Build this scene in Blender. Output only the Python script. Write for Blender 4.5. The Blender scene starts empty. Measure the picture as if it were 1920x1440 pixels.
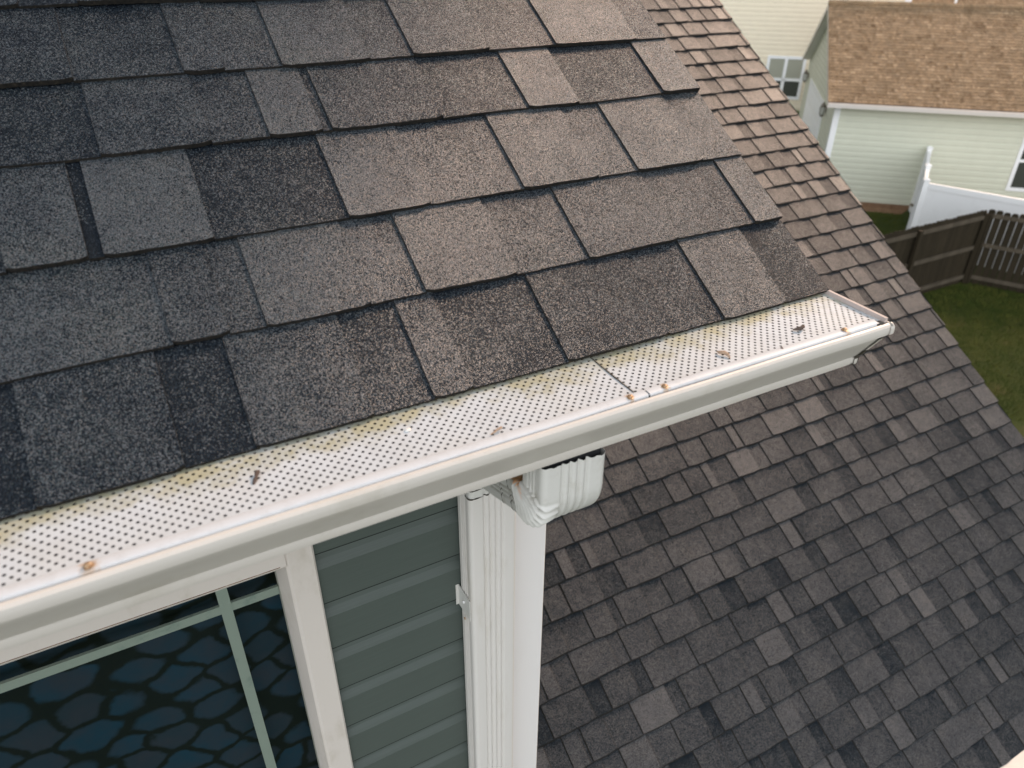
import bpy, bmesh, math, random
from mathutils import Vector, Matrix
random.seed(7)
SC = bpy.context.scene
COL = SC.collection
G = 7.4                                   # camera height above the ground; everything is in metres

# ------------------------------------------------------------------ camera
cd = bpy.data.cameras.new('camera'); cam = bpy.data.objects.new('camera', cd); COL.objects.link(cam)
cam.matrix_world = Matrix(((0.88062566, 0.24632077, -0.40475244, 0),
                           (-0.47376816, 0.46947789, -0.74507332, 0),
                           (0.00649529, 0.84788949, 0.53013321, G), (0, 0, 0, 1)))
cd.sensor_width = 36; cd.lens = 36 * 1400 / 1920; cd.clip_start = 0.05; cd.clip_end = 500
cd.dof.use_dof = True; cd.dof.focus_distance = 1.45; cd.dof.aperture_fstop = 5.0
SC.camera = cam
# ------------------------------------------------------------------ light
SUN_AZ, SUN_EL = math.radians(71), math.radians(37)
world = bpy.data.worlds.new('World'); SC.world = world; world.use_nodes = True
nt = world.node_tree; bg = nt.nodes['Background']
sky = nt.nodes.new('ShaderNodeTexSky'); sky.sky_type = 'NISHITA'; sky.sun_disc = False
sky.sun_elevation = SUN_EL; sky.sun_rotation = SUN_AZ; sky.air_density = 1.0; sky.dust_density = 4.0; sky.ozone_density = 0.6
# thin bright overcast veil over the sky, with strong fill light added on the side behind the camera
wc = nt.nodes.new('ShaderNodeTexCoord'); dt = nt.nodes.new('ShaderNodeVectorMath'); dt.operation = 'DOT_PRODUCT'
nt.links.new(wc.outputs['Generated'], dt.inputs[0]); dt.inputs[1].default_value = (-.50, -.80, .0)
mr = nt.nodes.new('ShaderNodeMapRange'); nt.links.new(dt.outputs['Value'], mr.inputs[0])
for i, x in enumerate((.0, .85, 1.2, 15.0)): mr.inputs[i + 1].default_value = x
vm = nt.nodes.new('ShaderNodeVectorMath'); vm.operation = 'SCALE'; vm.inputs[0].default_value = (.95, .97, 1.0); nt.links.new(mr.outputs[0], vm.inputs['Scale'])
mxw = nt.nodes.new('ShaderNodeMix'); mxw.data_type = 'RGBA'; mxw.inputs[0].default_value = .72
nt.links.new(sky.outputs[0], mxw.inputs[6]); nt.links.new(vm.outputs[0], mxw.inputs[7])
nt.links.new(mxw.outputs[2], bg.inputs[0]); bg.inputs[1].default_value = 0.15
sd = bpy.data.lights.new('sun', 'SUN'); sd.energy = 2.1; sd.angle = math.radians(12); sd.color = (1.0, 0.70, 0.51)
sun = bpy.data.objects.new('sun', sd); COL.objects.link(sun)
sv = Vector((math.sin(SUN_AZ) * math.cos(SUN_EL), math.cos(SUN_AZ) * math.cos(SUN_EL), math.sin(SUN_EL)))
sun.rotation_euler = sv.to_track_quat('Z', 'Y').to_euler(); sun.location = (0, 0, 30)
SC.view_settings.view_transform = 'Standard'; SC.view_settings.look = 'None'
SC.view_settings.exposure = 0.45; SC.view_settings.gamma = 1.0
SC.cycles.max_bounces = 8

# ------------------------------------------------------------------ node helpers
class NB:
    def __init__(s, name):
        s.m = bpy.data.materials.new(name); s.m.use_nodes = True; s.t = s.m.node_tree
        s.p = s.t.nodes['Principled BSDF']; s.tc = None
    def n(s, k, **kw):
        nd = s.t.nodes.new(k)
        for a, b in kw.items(): setattr(nd, a, b)
        return nd
    def set(s, sock, v):
        if hasattr(v, 'node'): s.t.links.new(v, sock)
        elif isinstance(v, (tuple, list)) and len(v) == 3 and sock.type == 'RGBA': sock.default_value = (*v, 1)
        else: sock.default_value = v
    def obj(s):
        if not s.tc: s.tc = s.n('ShaderNodeTexCoord')
        return s.tc.outputs['Object']
    def mapping(s, scale=(1, 1, 1), rot=(0, 0, 0)):
        m = s.n('ShaderNodeMapping'); s.set(m.inputs[0], s.obj()); m.inputs['Scale'].default_value = scale; m.inputs['Rotation'].default_value = rot
        return m.outputs[0]
    def noise(s, scale, detail=4, rough=.55, vec=None):
        k = s.n('ShaderNodeTexNoise'); s.set(k.inputs['Vector'], vec or s.obj()); k.inputs['Scale'].default_value = scale
        k.inputs['Detail'].default_value = detail; k.inputs['Roughness'].default_value = rough; return k.outputs[0]
    def vor(s, scale, vec=None, feature='F1', rnd=1):
        k = s.n('ShaderNodeTexVoronoi', feature=feature); s.set(k.inputs['Vector'], vec or s.obj()); k.inputs['Scale'].default_value = scale
        k.inputs['Randomness'].default_value = rnd; return k
    def math(s, op, a, b=0.0, c=None, clamp=False):
        k = s.n('ShaderNodeMath', operation=op, use_clamp=clamp); s.set(k.inputs[0], a); s.set(k.inputs[1], b)
        if c is not None: s.set(k.inputs[2], c)
        return k.outputs[0]
    def rng(s, v, a, b, c=0.0, d=1.0, smooth=False):
        k = s.n('ShaderNodeMapRange'); s.set(k.inputs[0], v)
        if smooth: k.interpolation_type = 'SMOOTHSTEP'
        for i, x in enumerate((a, b, c, d)): s.set(k.inputs[i + 1], x)
        return k.outputs[0]
    def mix(s, f, a, b, blend='MIX'):
        k = s.n('ShaderNodeMix', data_type='RGBA', blend_type=blend)
        s.set(k.inputs[0], f); s.set(k.inputs[6], a); s.set(k.inputs[7], b); return k.outputs[2]
    def ramp(s, v, stops):
        k = s.n('ShaderNodeValToRGB'); s.set(k.inputs[0], v); e = k.color_ramp.elements
        while len(e) < len(stops): e.new(.5)
        for i, (p, c) in enumerate(stops): e[i].position = p; e[i].color = (*c, 1)
        return k.outputs[0]
    def attr(s, name):
        k = s.n('ShaderNodeAttribute'); k.attribute_name = name; return k.outputs['Fac']
    def sep(s, v):
        k = s.n('ShaderNodeSeparateXYZ'); s.set(k.inputs[0], v); return k.outputs
    def bump(s, h, dist, strength=1.0):
        k = s.n('ShaderNodeBump'); s.set(k.inputs['Height'], h); k.inputs['Distance'].default_value = dist; k.inputs['Strength'].default_value = strength
        s.set(s.p.inputs['Normal'], k.outputs[0])
    def out(s, col, rough=.6, spec=.5, metal=0.0):
        s.set(s.p.inputs['Base Color'], col); s.set(s.p.inputs['Roughness'], rough)
        s.p.inputs['Specular IOR Level'].default_value = spec; s.p.inputs['Metallic'].default_value = metal
        return s.m

def shingle_mat(name, dark, light, tint_a, tint_b, gscale, rough=.78, gain=1.0, spec=.5):
    b = NB(name)
    t = b.attr('tone')
    mott = b.noise(26, 4, .6); big = b.noise(3.1, 3)
    t2 = b.math('ADD', t, b.math('ADD', b.rng(mott, .3, .7, -.09, .09), b.rng(big, .3, .7, -.06, .06)))
    v = b.vor(gscale)
    rc = b.sep(v.outputs['Color'])
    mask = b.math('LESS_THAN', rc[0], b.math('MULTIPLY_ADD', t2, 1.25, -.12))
    hue = b.ramp(rc[1], [(0, tint_a), (.33, light), (.66, tint_b), (1, tuple(min(1, c * 1.7) for c in light))])
    dk = b.ramp(rc[2], [(0, tuple(c * .55 for c in dark)), (.7, dark), (1, tuple(c * 2.4 for c in dark))])
    c = b.mix(b.math('MULTIPLY', mask, .76), dk, hue)
    patch = b.noise(11, 5, .65)
    c = b.mix(1.0, c, b.ramp(patch, [(.28, (.74, .76, .80)), (.5, (1, 1, 1)), (.72, (1.22, 1.16, 1.08))]), 'MULTIPLY')
    c = b.mix(1.0, c, b.ramp(big, [(.3, (gain * .9,) * 3), (.7, (gain * 1.08, gain * 1.05, gain * 1.02))]), 'MULTIPLY')
    b.bump(b.math('ADD', b.math('MULTIPLY', v.outputs['Distance'], -1.0), b.math('MULTIPLY', rc[1], .5)), .0012, .45)
    b.out(c, rough, spec)
    b.set(b.p.inputs['Specular IOR Level'], b.math('ADD', b.math('MULTIPLY', mask, spec * .95), spec * .14))
    return b.m
M = {}
M['shingle'] = shingle_mat('granulated_shingle', (.009, .013, .018), (.068, .078, .090), (.068, .069, .067), (.026, .046, .050), 900, .27, 1.0, .68)
M['shingle_low'] = shingle_mat('weathered_shingle', (.011, .016, .021), (.075, .073, .075), (.074, .066, .063), (.044, .053, .058), 700, .38, 1.0, .5)
M['shingle_tan'] = shingle_mat('tan_shingle', (.14, .09, .05), (.47, .33, .20), (.36, .24, .13), (.42, .31, .20), 300, .9)

def edge_mat():
    b = NB('asphalt_edge'); n = b.noise(220, 3)
    return b.out(b.ramp(n, [(.3, (.006, .006, .006)), (.62, (.022, .019, .015)), (.8, (.06, .05, .035))]), .8, .3)
M['edge'] = edge_mat()
def paint(name, col, dirt=(.45, .42, .34), amount=.35, rough=.42, scale=14, streak=(1, 1, 1), spec=.5, fine=.12):
    b = NB(name); n = b.noise(scale, 6, .65, b.mapping(streak)); f = b.noise(scale * 14, 4, .7)
    m = b.rng(n, .52, .78, 0, amount, True)
    c = b.mix(m, col, dirt)
    sp = b.rng(f, .62, .76, 0, fine)
    c = b.mix(sp, c, tuple(x * .45 for x in col))
    b.bump(b.noise(scale * 2.5, 3), .0015, .25)
    return b.out(c, b.rng(n, .3, .7, rough - .06, rough + .14), spec)
M['gutter'] = paint('gutter_enamel', (.62, .58, .525), (.43, .39, .31), .6, .36, 12, (.6, 1, .5), .5, .2)
M['ds'] = paint('downspout_enamel', (.70, .67, .63), (.45, .40, .30), .45, .40, 16, (1, 1, .2))
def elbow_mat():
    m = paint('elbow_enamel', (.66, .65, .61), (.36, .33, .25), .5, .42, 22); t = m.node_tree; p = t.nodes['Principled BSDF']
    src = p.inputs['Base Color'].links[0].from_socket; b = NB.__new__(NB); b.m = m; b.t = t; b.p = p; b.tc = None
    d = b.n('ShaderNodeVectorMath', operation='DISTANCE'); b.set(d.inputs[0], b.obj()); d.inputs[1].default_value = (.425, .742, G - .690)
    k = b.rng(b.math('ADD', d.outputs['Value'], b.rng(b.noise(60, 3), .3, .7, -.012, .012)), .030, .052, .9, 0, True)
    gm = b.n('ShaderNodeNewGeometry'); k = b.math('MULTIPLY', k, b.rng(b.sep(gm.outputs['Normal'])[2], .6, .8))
    b.set(p.inputs['Base Color'], b.mix(k, src, (.80, .40, .18))); return m  # orange reflected light painted on the upward faces at the inner bend
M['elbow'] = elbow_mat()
M['post'] = paint('corner_post_vinyl', (.80, .775, .755), (.6, .57, .52), .2, .5, 6, (1, 1, .4), .4, .05)
M['casing'] = paint('window_casing_vinyl', (.66, .605, .55), (.42, .37, .28), .45, .48, 13, (1, 1, .5), .4, .18)
M['muntin'] = paint('muntin_bar', (.34, .37, .33), (.22, .27, .24), .9, .55, 26, (1, 1, 1), .4, .05)
M['white'] = paint('white_vinyl', (.90, .90, .89), (.66, .66, .63), .3, .45, 2)
M['dark'] = NB('dark_rubber').out((.012, .013, .015), .6)
def seal():
    b = NB('old_sealant'); n = b.noise(160, 3)
    return b.out(b.ramp(n, [(.35, (.02, .018, .014)), (.6, (.06, .05, .035)), (.75, (.45, .42, .36))]), .6)
M['seal'] = seal()
def trough():
    b = NB('gutter_silt'); n = b.noise(90, 4)
    return b.out(b.ramp(n, [(.3, (.008, .009, .014)), (.7, (.03, .032, .045))]), .8)
M['silt'] = trough()
def caulk():
    b = NB('brown_caulk'); return b.out(b.ramp(b.noise(40, 5, .7), [(.3, (.10, .06, .035)), (.6, (.25, .17, .11)), (.75, (.5, .44, .36))]), .8)
M['caulk'] = caulk()
# perforated guard: aluminium enamel, yellow-green algae that grows in from under the shingle edge, dust, rust round the screws
def guard_mat():
    b = NB('guard_enamel'); xyz = b.sep(b.obj())
    big = b.noise(11, 5, .6); fine = b.noise(170, 5, .7); mid = b.noise(42, 5, .65)
    yy = b.math('SUBTRACT', xyz[1], EY)                                    # 0 at the shingle edge, -0.1 at the lip
    alg = b.rng(b.math('ADD', yy, b.math('ADD', b.rng(big, .3, .7, -.024, .024), b.rng(mid, .3, .7, -.008, .008))), -.045, -.004, 0, 1, True)
    c = b.mix(b.rng(mid, .45, .75, 0, .5), (.565, .60, .625), (.43, .445, .45))
    c = b.mix(b.math('MULTIPLY', b.rng(big, .4, .8, 0, .3), 1.0), c, (.55, .50, .40))
    alc = b.mix(b.rng(mid, .35, .65), (.20, .195, .085), (.40, .375, .24))
    c = b.mix(b.math('MULTIPLY', alg, b.rng(mid, .35, .6, .35, .9)), c, alc)
    c = b.mix(b.rng(fine, .64, .74, 0, .45), c, (.28, .25, .2))
    return b.out(c, b.rng(mid, .3, .7, .4, .62), .45)
EX, EY, EZ = 0.97056, 0.72080, G - 0.50174          # right end of the upper eave: corner of its shingles
M['guard'] = guard_mat()
def strip_mat():
    b = NB('guard_strip_enamel'); xyz = b.sep(b.obj()); c = b.mix(b.rng(b.noise(60, 6, .7), .5, .75, 0, .45), (.60, .62, .635), (.45, .45, .44))
    for dx, r in ((-1.0769, .012), (-.4664, .006), (-.4123, .006), (-.0813, .006)):
        d = b.math('ABSOLUTE', b.math('SUBTRACT', xyz[0], EX + dx))
        m = b.rng(b.math('ADD', d, b.rng(b.noise(240, 4), .3, .7, -.004, .004)), .001, r, .75, 0, True)
        c = b.mix(m, c, (.50, .36, .24))
    return b.out(c, .45, .45)
M['strip'] = strip_mat()
def copper():
    b = NB('rusty_screw_head'); n = b.noise(500, 3)
    return b.out(b.ramp(n, [(.3, (.26, .14, .07)), (.55, (.46, .30, .17)), (.75, (.72, .58, .42))]), .4, .5, .35)
M['screw'] = copper()
def siding_mat(name, col, grain=.10):
    b = NB(name); n = b.noise(4, 4); g = b.noise(60, 5, .7, b.mapping((.12, .12, 6)))
    c = b.mix(b.rng(n, .35, .7, 0, .22), col, tuple(x * .80 for x in col))
    c = b.mix(b.rng(g, .45, .7, 0, grain * 2.4), c, tuple(min(1, x * 1.25) for x in col))
    b.bump(g, .0006, .5)
    return b.out(c, .55, .4)
M['siding'] = siding_mat('sage_siding', (.076, .094, .084), .16)
M['siding_n'] = siding_mat('pale_sage_siding', (.64, .645, .52), .09)
M['siding_c'] = siding_mat('cream_siding', (.88, .78, .60), .08)
def pane_backing():
    # dark surface with big blue pebble shapes, set behind the pane
    b = NB('pebble_pattern'); mp = b.mapping((1, 1, 1.25), (0, .5, 0))
    wob = b.n('ShaderNodeVectorMath', operation='ADD'); b.set(wob.inputs[0], mp)
    nz = b.n('ShaderNodeTexNoise'); b.set(nz.inputs['Vector'], b.obj()); nz.inputs['Scale'].default_value = 26; nz.inputs['Detail'].default_value = 3
    sc = b.n('ShaderNodeVectorMath', operation='SCALE'); b.set(sc.inputs[0], nz.outputs['Color']); sc.inputs['Scale'].default_value = .03
    b.set(wob.inputs[1], sc.outputs[0])
    v = b.vor(11, wob.outputs[0], 'DISTANCE_TO_EDGE', .6); v2 = b.vor(11, wob.outputs[0], 'F1', .6)
    m = b.math('MULTIPLY', b.rng(v2.outputs['Distance'], .66, .50, 0, 1, True), b.rng(v.outputs['Distance'], .03, .13, 0, 1, True))
    rc = b.sep(v2.outputs['Color'])
    blue = b.mix(rc[0], (.018, .034, .050), (.010, .044, .076))
    blue = b.mix(b.rng(b.noise(14, 4), .35, .7, 0, .8), blue, (.034, .038, .052))
    c = b.mix(m, (.005, .010, .010), blue)
    return b.out(c, .8, .2)
M['pane_backing'] = pane_backing()
M['gap'] = NB('lap_gap_shade').out((.022, .026, .023), .9, .1)  # dark lap gap, plus the painted shadow line along each board's bottom
def glass():
    b = NB('window_glass'); t = b.t
    gl = b.n('ShaderNodeBsdfGlossy'); gl.inputs['Roughness'].default_value = .02; gl.inputs['Color'].default_value = (.9, .97, 1, 1)
    tr = b.n('ShaderNodeBsdfTransparent'); tr.inputs['Color'].default_value = (.86, .91, .88, 1)
    fr = b.n('ShaderNodeFresnel'); fr.inputs['IOR'].default_value = 1.45
    mx = b.n('ShaderNodeMixShader'); b.set(mx.inputs[0], b.math('MULTIPLY', fr.outputs[0], .45))
    t.links.new(tr.outputs[0], mx.inputs[1]); t.links.new(gl.outputs[0], mx.inputs[2])
    t.links.new(mx.outputs[0], t.nodes['Material Output'].inputs[0]); return b.m
M['glass'] = glass()
M['pane_n'] = NB('dim_window_pane').out((.055, .06, .05), .25, .5)
M['pane_c'] = NB('pale_window_pane').out((.36, .36, .29), .3, .5)
def grassm():
    b = NB('lawn_grass'); n = b.noise(1.3, 5, .6); f = b.noise(26, 6, .75); w = b.noise(.45, 3)
    c = b.mix(b.rng(f, .3, .7), (.016, .026, .003), (.070, .088, .012))
    c = b.mix(b.rng(n, .52, .75, 0, .6, True), c, (.12, .095, .04))
    c = b.mix(b.rng(w, .4, .65, 0, .35), c, (.03, .055, .015))
    b.bump(f, .04, .9); return b.out(c, .9, .2)
M['grass'] = grassm()
def blade():
    b = NB('grass_blade'); n = b.noise(2.2, 3)
    return b.out(b.mix(b.rng(n, .35, .65), (.035, .058, .006), (.095, .10, .018)), .8, .2)
M['blade'] = blade()
def soilm():
    b = NB('bare_soil'); return b.out(b.ramp(b.noise(5, 6, .7), [(.3, (.16, .09, .05)), (.7, (.30, .19, .12))]), .95, .1)
M['soil'] = soilm()
def woodm(name, a, c_):
    b = NB(name); g = b.noise(9, 6, .7, b.mapping((4, 4, .35))); g2 = b.vor(7.1, b.mapping((1, 1, .02)))
    c = b.mix(b.rng(g, .3, .7), a, c_); c = b.mix(b.math('MULTIPLY', b.sep(g2.outputs['Color'])[0], .4), c, tuple(x * .45 for x in a))
    b.bump(g, .004, .6); return b.out(c, .85, .2)
M['wood'] = woodm('weathered_fence_board', (.028, .022, .012), (.050, .038, .023))
M['rail'] = woodm('weathered_fence_rail', (.085, .068, .048), (.135, .112, .082))
M['leafdry'] = paint('dry_leaf', (.42, .29, .20), (.14, .08, .05), .8, .7, 120, (1, 1, 1), .2, .3)
M['twigdark'] = paint('dark_twig', (.10, .075, .062), (.25, .16, .10), .6, .8, 150, (1, 1, 1), .2, .3)
M['stone'] = paint('pale_pebble', (.82, .80, .75), (.6, .55, .45), .4, .6, 90)
M['metal'] = NB('old_bronze').out((.22, .19, .15), .45, .5, .6)
M['lampglass'] = NB('lantern_glass').out((.6, .6, .55), .15, .5)
M['leaf'] = paint('shrub_leaf', (.10, .16, .03), (.20, .24, .05), .6, .7, 5)
M['fold'] = paint('guard_turned_edge', (.52, .44, .40), (.36, .30, .27), .5, .6, 60)
M['tanedge'] = paint('gritty_starter_edge', (.085, .068, .04), (.30, .24, .14), .9, .9, 55, (1, 1, 1), .2, .5)

# ------------------------------------------------------------------ object helpers
def shade(o, ang=35):
    me = o.data
    if ang is None: return
    bm = bmesh.new(); bm.from_mesh(me)
    a = math.radians(ang)
    for f in bm.faces: f.smooth = True
    for e in bm.edges:
        e.smooth = not (len(e.link_faces) == 2 and e.calc_face_angle(0) > a)
    bm.to_mesh(me); bm.free()
def link(name, me, parent=None, label=None, cat=None, group=None, kind=None, off=None):
    o = bpy.data.objects.new(name, me); COL.objects.link(o)
    if parent is not None:
        o.parent = parent
        if parent.type == 'EMPTY': o.matrix_parent_inverse = Matrix.Translation(-parent.location)
    if label: o['label'] = label
    if cat: o['category'] = cat
    if group: o['group'] = group
    if kind: o['kind'] = kind
    return o
def thing(name, loc, label, cat):
    o = bpy.data.objects.new(name, None); COL.objects.link(o); o.location = loc; o['label'] = label; o['category'] = cat
    o.empty_display_size = .2; return o
class MB:
    """collects faces with material slots and a per-corner tone"""
    def __init__(s): s.v = []; s.f = []; s.mi = []; s.t = []
    def face(s, pts, mi=0, tone=0.5):
        n = len(s.v); s.v += [tuple(p) for p in pts]; s.f.append(tuple(range(n, n + len(pts)))); s.mi.append(mi)
        s.t += list(tone) if isinstance(tone, (list, tuple)) else [tone] * len(pts)
    def box(s, o, a, b, c, mi=0):
        """corner o, edge vectors a, b, c"""
        o, a, b, c = map(Vector, (o, a, b, c))
        if a.cross(b).dot(c) < 0: a, b = b, a
        p = [o, o + a, o + a + b, o + b]; q = [x + c for x in p]
        s.face(p[::-1], mi); s.face(q, mi)
        for i in range(4):
            j = (i + 1) % 4; s.face([p[i], p[j], q[j], q[i]], mi)
    def prism(s, prof, a, b, mi=0, caps=True):
        """closed or open profile list of Vectors at end a (offset vec) and b"""
        n = len(prof)
        for i in range(n - 1 if not caps else n):
            j = (i + 1) % n; s.face([prof[i] + a, prof[j] + a, prof[j] + b, prof[i] + b], mi)
        if caps: s.face([p + a for p in prof][::-1], mi); s.face([p + b for p in prof], mi)
    def build(s, name, mats, parent=None, merge=None, smooth=None, **kw):
        me = bpy.data.meshes.new(name); me.from_pydata(s.v, [], s.f)
        for m in (mats if isinstance(mats, list) else [mats]): me.materials.append(m)
        me.polygons.foreach_set('material_index', s.mi)
        at = me.attributes.new('tone', 'FLOAT', 'CORNER'); at.data.foreach_set('value', s.t)
        if merge:
            bm = bmesh.new(); bm.from_mesh(me); bmesh.ops.remove_doubles(bm, verts=bm.verts, dist=merge); bm.to_mesh(me); bm.free()
        o = link(name, me, parent, **kw)
        if smooth: shade(o, smooth)
        return o
def tube(mb, pts, r, n=8, mi=0):
    rings = []
    for i, p in enumerate(pts):
        p = Vector(p); d = (Vector(pts[min(i + 1, len(pts) - 1)]) - Vector(pts[max(i - 1, 0)])).normalized()
        u = d.orthogonal().normalized() if i == 0 else (u0 - d * u0.dot(d)).normalized()
        u0 = u; w = d.cross(u); rr = r[i] if isinstance(r, (list, tuple)) else r
        rings.append([p + (u * math.cos(2 * math.pi * k / n) + w * math.sin(2 * math.pi * k / n)) * rr for k in range(n)])
    for a, b in zip(rings, rings[1:]):
        for k in range(n): mb.face([a[k], a[(k + 1) % n], b[(k + 1) % n], b[k]], mi)
    mb.face(rings[0][::-1], mi); mb.face(rings[-1], mi)

# ------------------------------------------------------------------ shingled slope
def shingles(mb, O, X, S, N, courses, xr, th=.003, raised=.0026, step=.018, rag=.0004, foot=.0004, rnd=None):
    """O origin on the plane touching the bottom edges; courses = [(s0, s1, [(x0,x1,kind,tone,darktop)])]"""
    R = rnd or random.Random(3)
    P = lambda x, s, h: O + X * x + S * s + N * h
    for ci, (s0, s1, segs) in enumerate(courses):
        E = s1 - s0; s2 = s1 + .012
        cw = [R.uniform(-1, 1) for _ in range(8)]
        wob = lambda x: .0012 * (cw[0] * math.sin(7 * x + cw[1] * 3) + cw[2] * math.sin(17 * x + cw[3] * 5))
        edge = {}
        for (x0, x1, kind, tone, dt) in segs:
            x0 = max(x0, xr[0]); x1 = min(x1, xr[1])
            if x1 - x0 < .001: continue
            up = raised if kind == 't' else 0.0
            sag = R.uniform(-.0012, .0012) if kind == 't' else 0
            hb = lambda f, x: -raised + up - (th + raised + .001) * f + wob(x) * .35
            n = max(1, int(math.ceil((x1 - x0) / step))); xs = [x0 + (x1 - x0) * i / n for i in range(n + 1)]
            rc = .005 if kind == 't' else 0
            sb = []
            for i, x in enumerate(xs):
                d = R.uniform(-rag, rag) + wob(x) + sag
                if kind == 't' and i in (0, n) and (x1 < xr[1] - .001 or i == 0): d += .0028
                sb.append(s0 + d - (.0006 if kind == 't' else 0))
            fr = (0, .10, .24, .42, .70, 1.0)
            for i in range(n):
                a, b = xs[i], xs[i + 1]
                if kind == 't' and rc:
                    pass
                for j in range(5):
                    f0, f1 = fr[j], fr[j + 1]
                    q = []
                    for (x, f, k) in ((a, f0, i), (b, f0, i + 1), (b, f1, i + 1), (a, f1, i)):
                        s_ = sb[k] + (s2 - sb[k]) * f; q.append(P(x, s_, hb(f * 1.06, x)))
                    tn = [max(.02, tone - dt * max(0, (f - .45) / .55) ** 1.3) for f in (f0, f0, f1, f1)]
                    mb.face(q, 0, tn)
                hh = th + up
                mb.face([P(a, sb[i] - foot, hb(0, a) - hh - .0015), P(b, sb[i + 1] - foot, hb(0, b) - hh - .0015), P(b, sb[i + 1], hb(0, b)), P(a, sb[i], hb(0, a))], 1)  # dark edge flared by foot, standing in for the course's shadow line
            if kind == 't':
                for x, k in ((x0, 0), (x1, n)):
                    lo, hi = sb[k], s2
                    xf = x + (foot if k else -foot) * .8
                    q = [P(x, lo, hb(0, x)), P(x, hi, hb(1.06, x)), P(xf, hi, hb(1.06, x) - raised - .0006), P(xf, lo, hb(0, x) - raised - .0006)]
                    mb.face(q if k else q[::-1], 1)
        # right hand end of the course (rake) : cut edge
        x = xr[1]
        for f0, f1 in ((0, 1),):
            mb.face([P(x, s0, -.0095), P(x, s2, -.014), P(x, s2, -.0105), P(x, s0, -.0035)], 1)
        x = xr[0]
        mb.face([P(x, s0, -.0035), P(x, s2, -.0105), P(x, s2, -.014), P(x, s0, -.0095)], 1)
def random_course(R, x0, x1, tone=.45, spread=.18, contrast=1.0):
    segs = []; x = x0 - R.uniform(0, .3)
    while x < x1:
        base = tone + R.gauss(0, spread * .45)
        lt = R.random() < .26
        w = R.choice((.05, .07, .10)) * R.uniform(.85, 1.15) if lt and R.random() < .7 else R.choice((.11, .14, .17, .20)) * R.uniform(.9, 1.1)
        t = base + (spread * 1.5 if lt else 0)
        segs.append((x, x + w, 't', max(.12, min(.95, t)), R.choice((0, 0, .1, .2)))); x += w
        w = R.choice((.015, .06, .09, .12)) * R.uniform(.8, 1.2)
        t2 = base - (spread * 1.2 * contrast if R.random() < .42 else .03)
        segs.append((x, x + w, 'b', max(.10, min(.9, t2)), R.choice((0, .1, .2)))); x += w
    return segs
PITCH = math.atan(8 / 12); SU = Vector((0, math.cos(PITCH), math.sin(PITCH))); NU = Vector((0, -math.sin(PITCH), math.cos(PITCH)))
XV = Vector((1, 0, 0)); YV = Vector((0, 1, 0)); ZV = Vector((0, 0, 1))

# ------------------------------------------------------------------ ground
def ground():
    mb = MB(); mb.face([(-150, -150, 0), (250, -150, 0), (250, 250, 0), (-150, 250, 0)])
    mb.build('lawn', M['grass'], kind='structure', label='green lawn with dry straw patches')
ground()

# ------------------------------------------------------------------ the house the camera hovers over
house = thing('house', (1.4, 3.0, 0), 'sage green house with dark shingled roofs, white gutter and downspout in the foreground', 'house')

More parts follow.
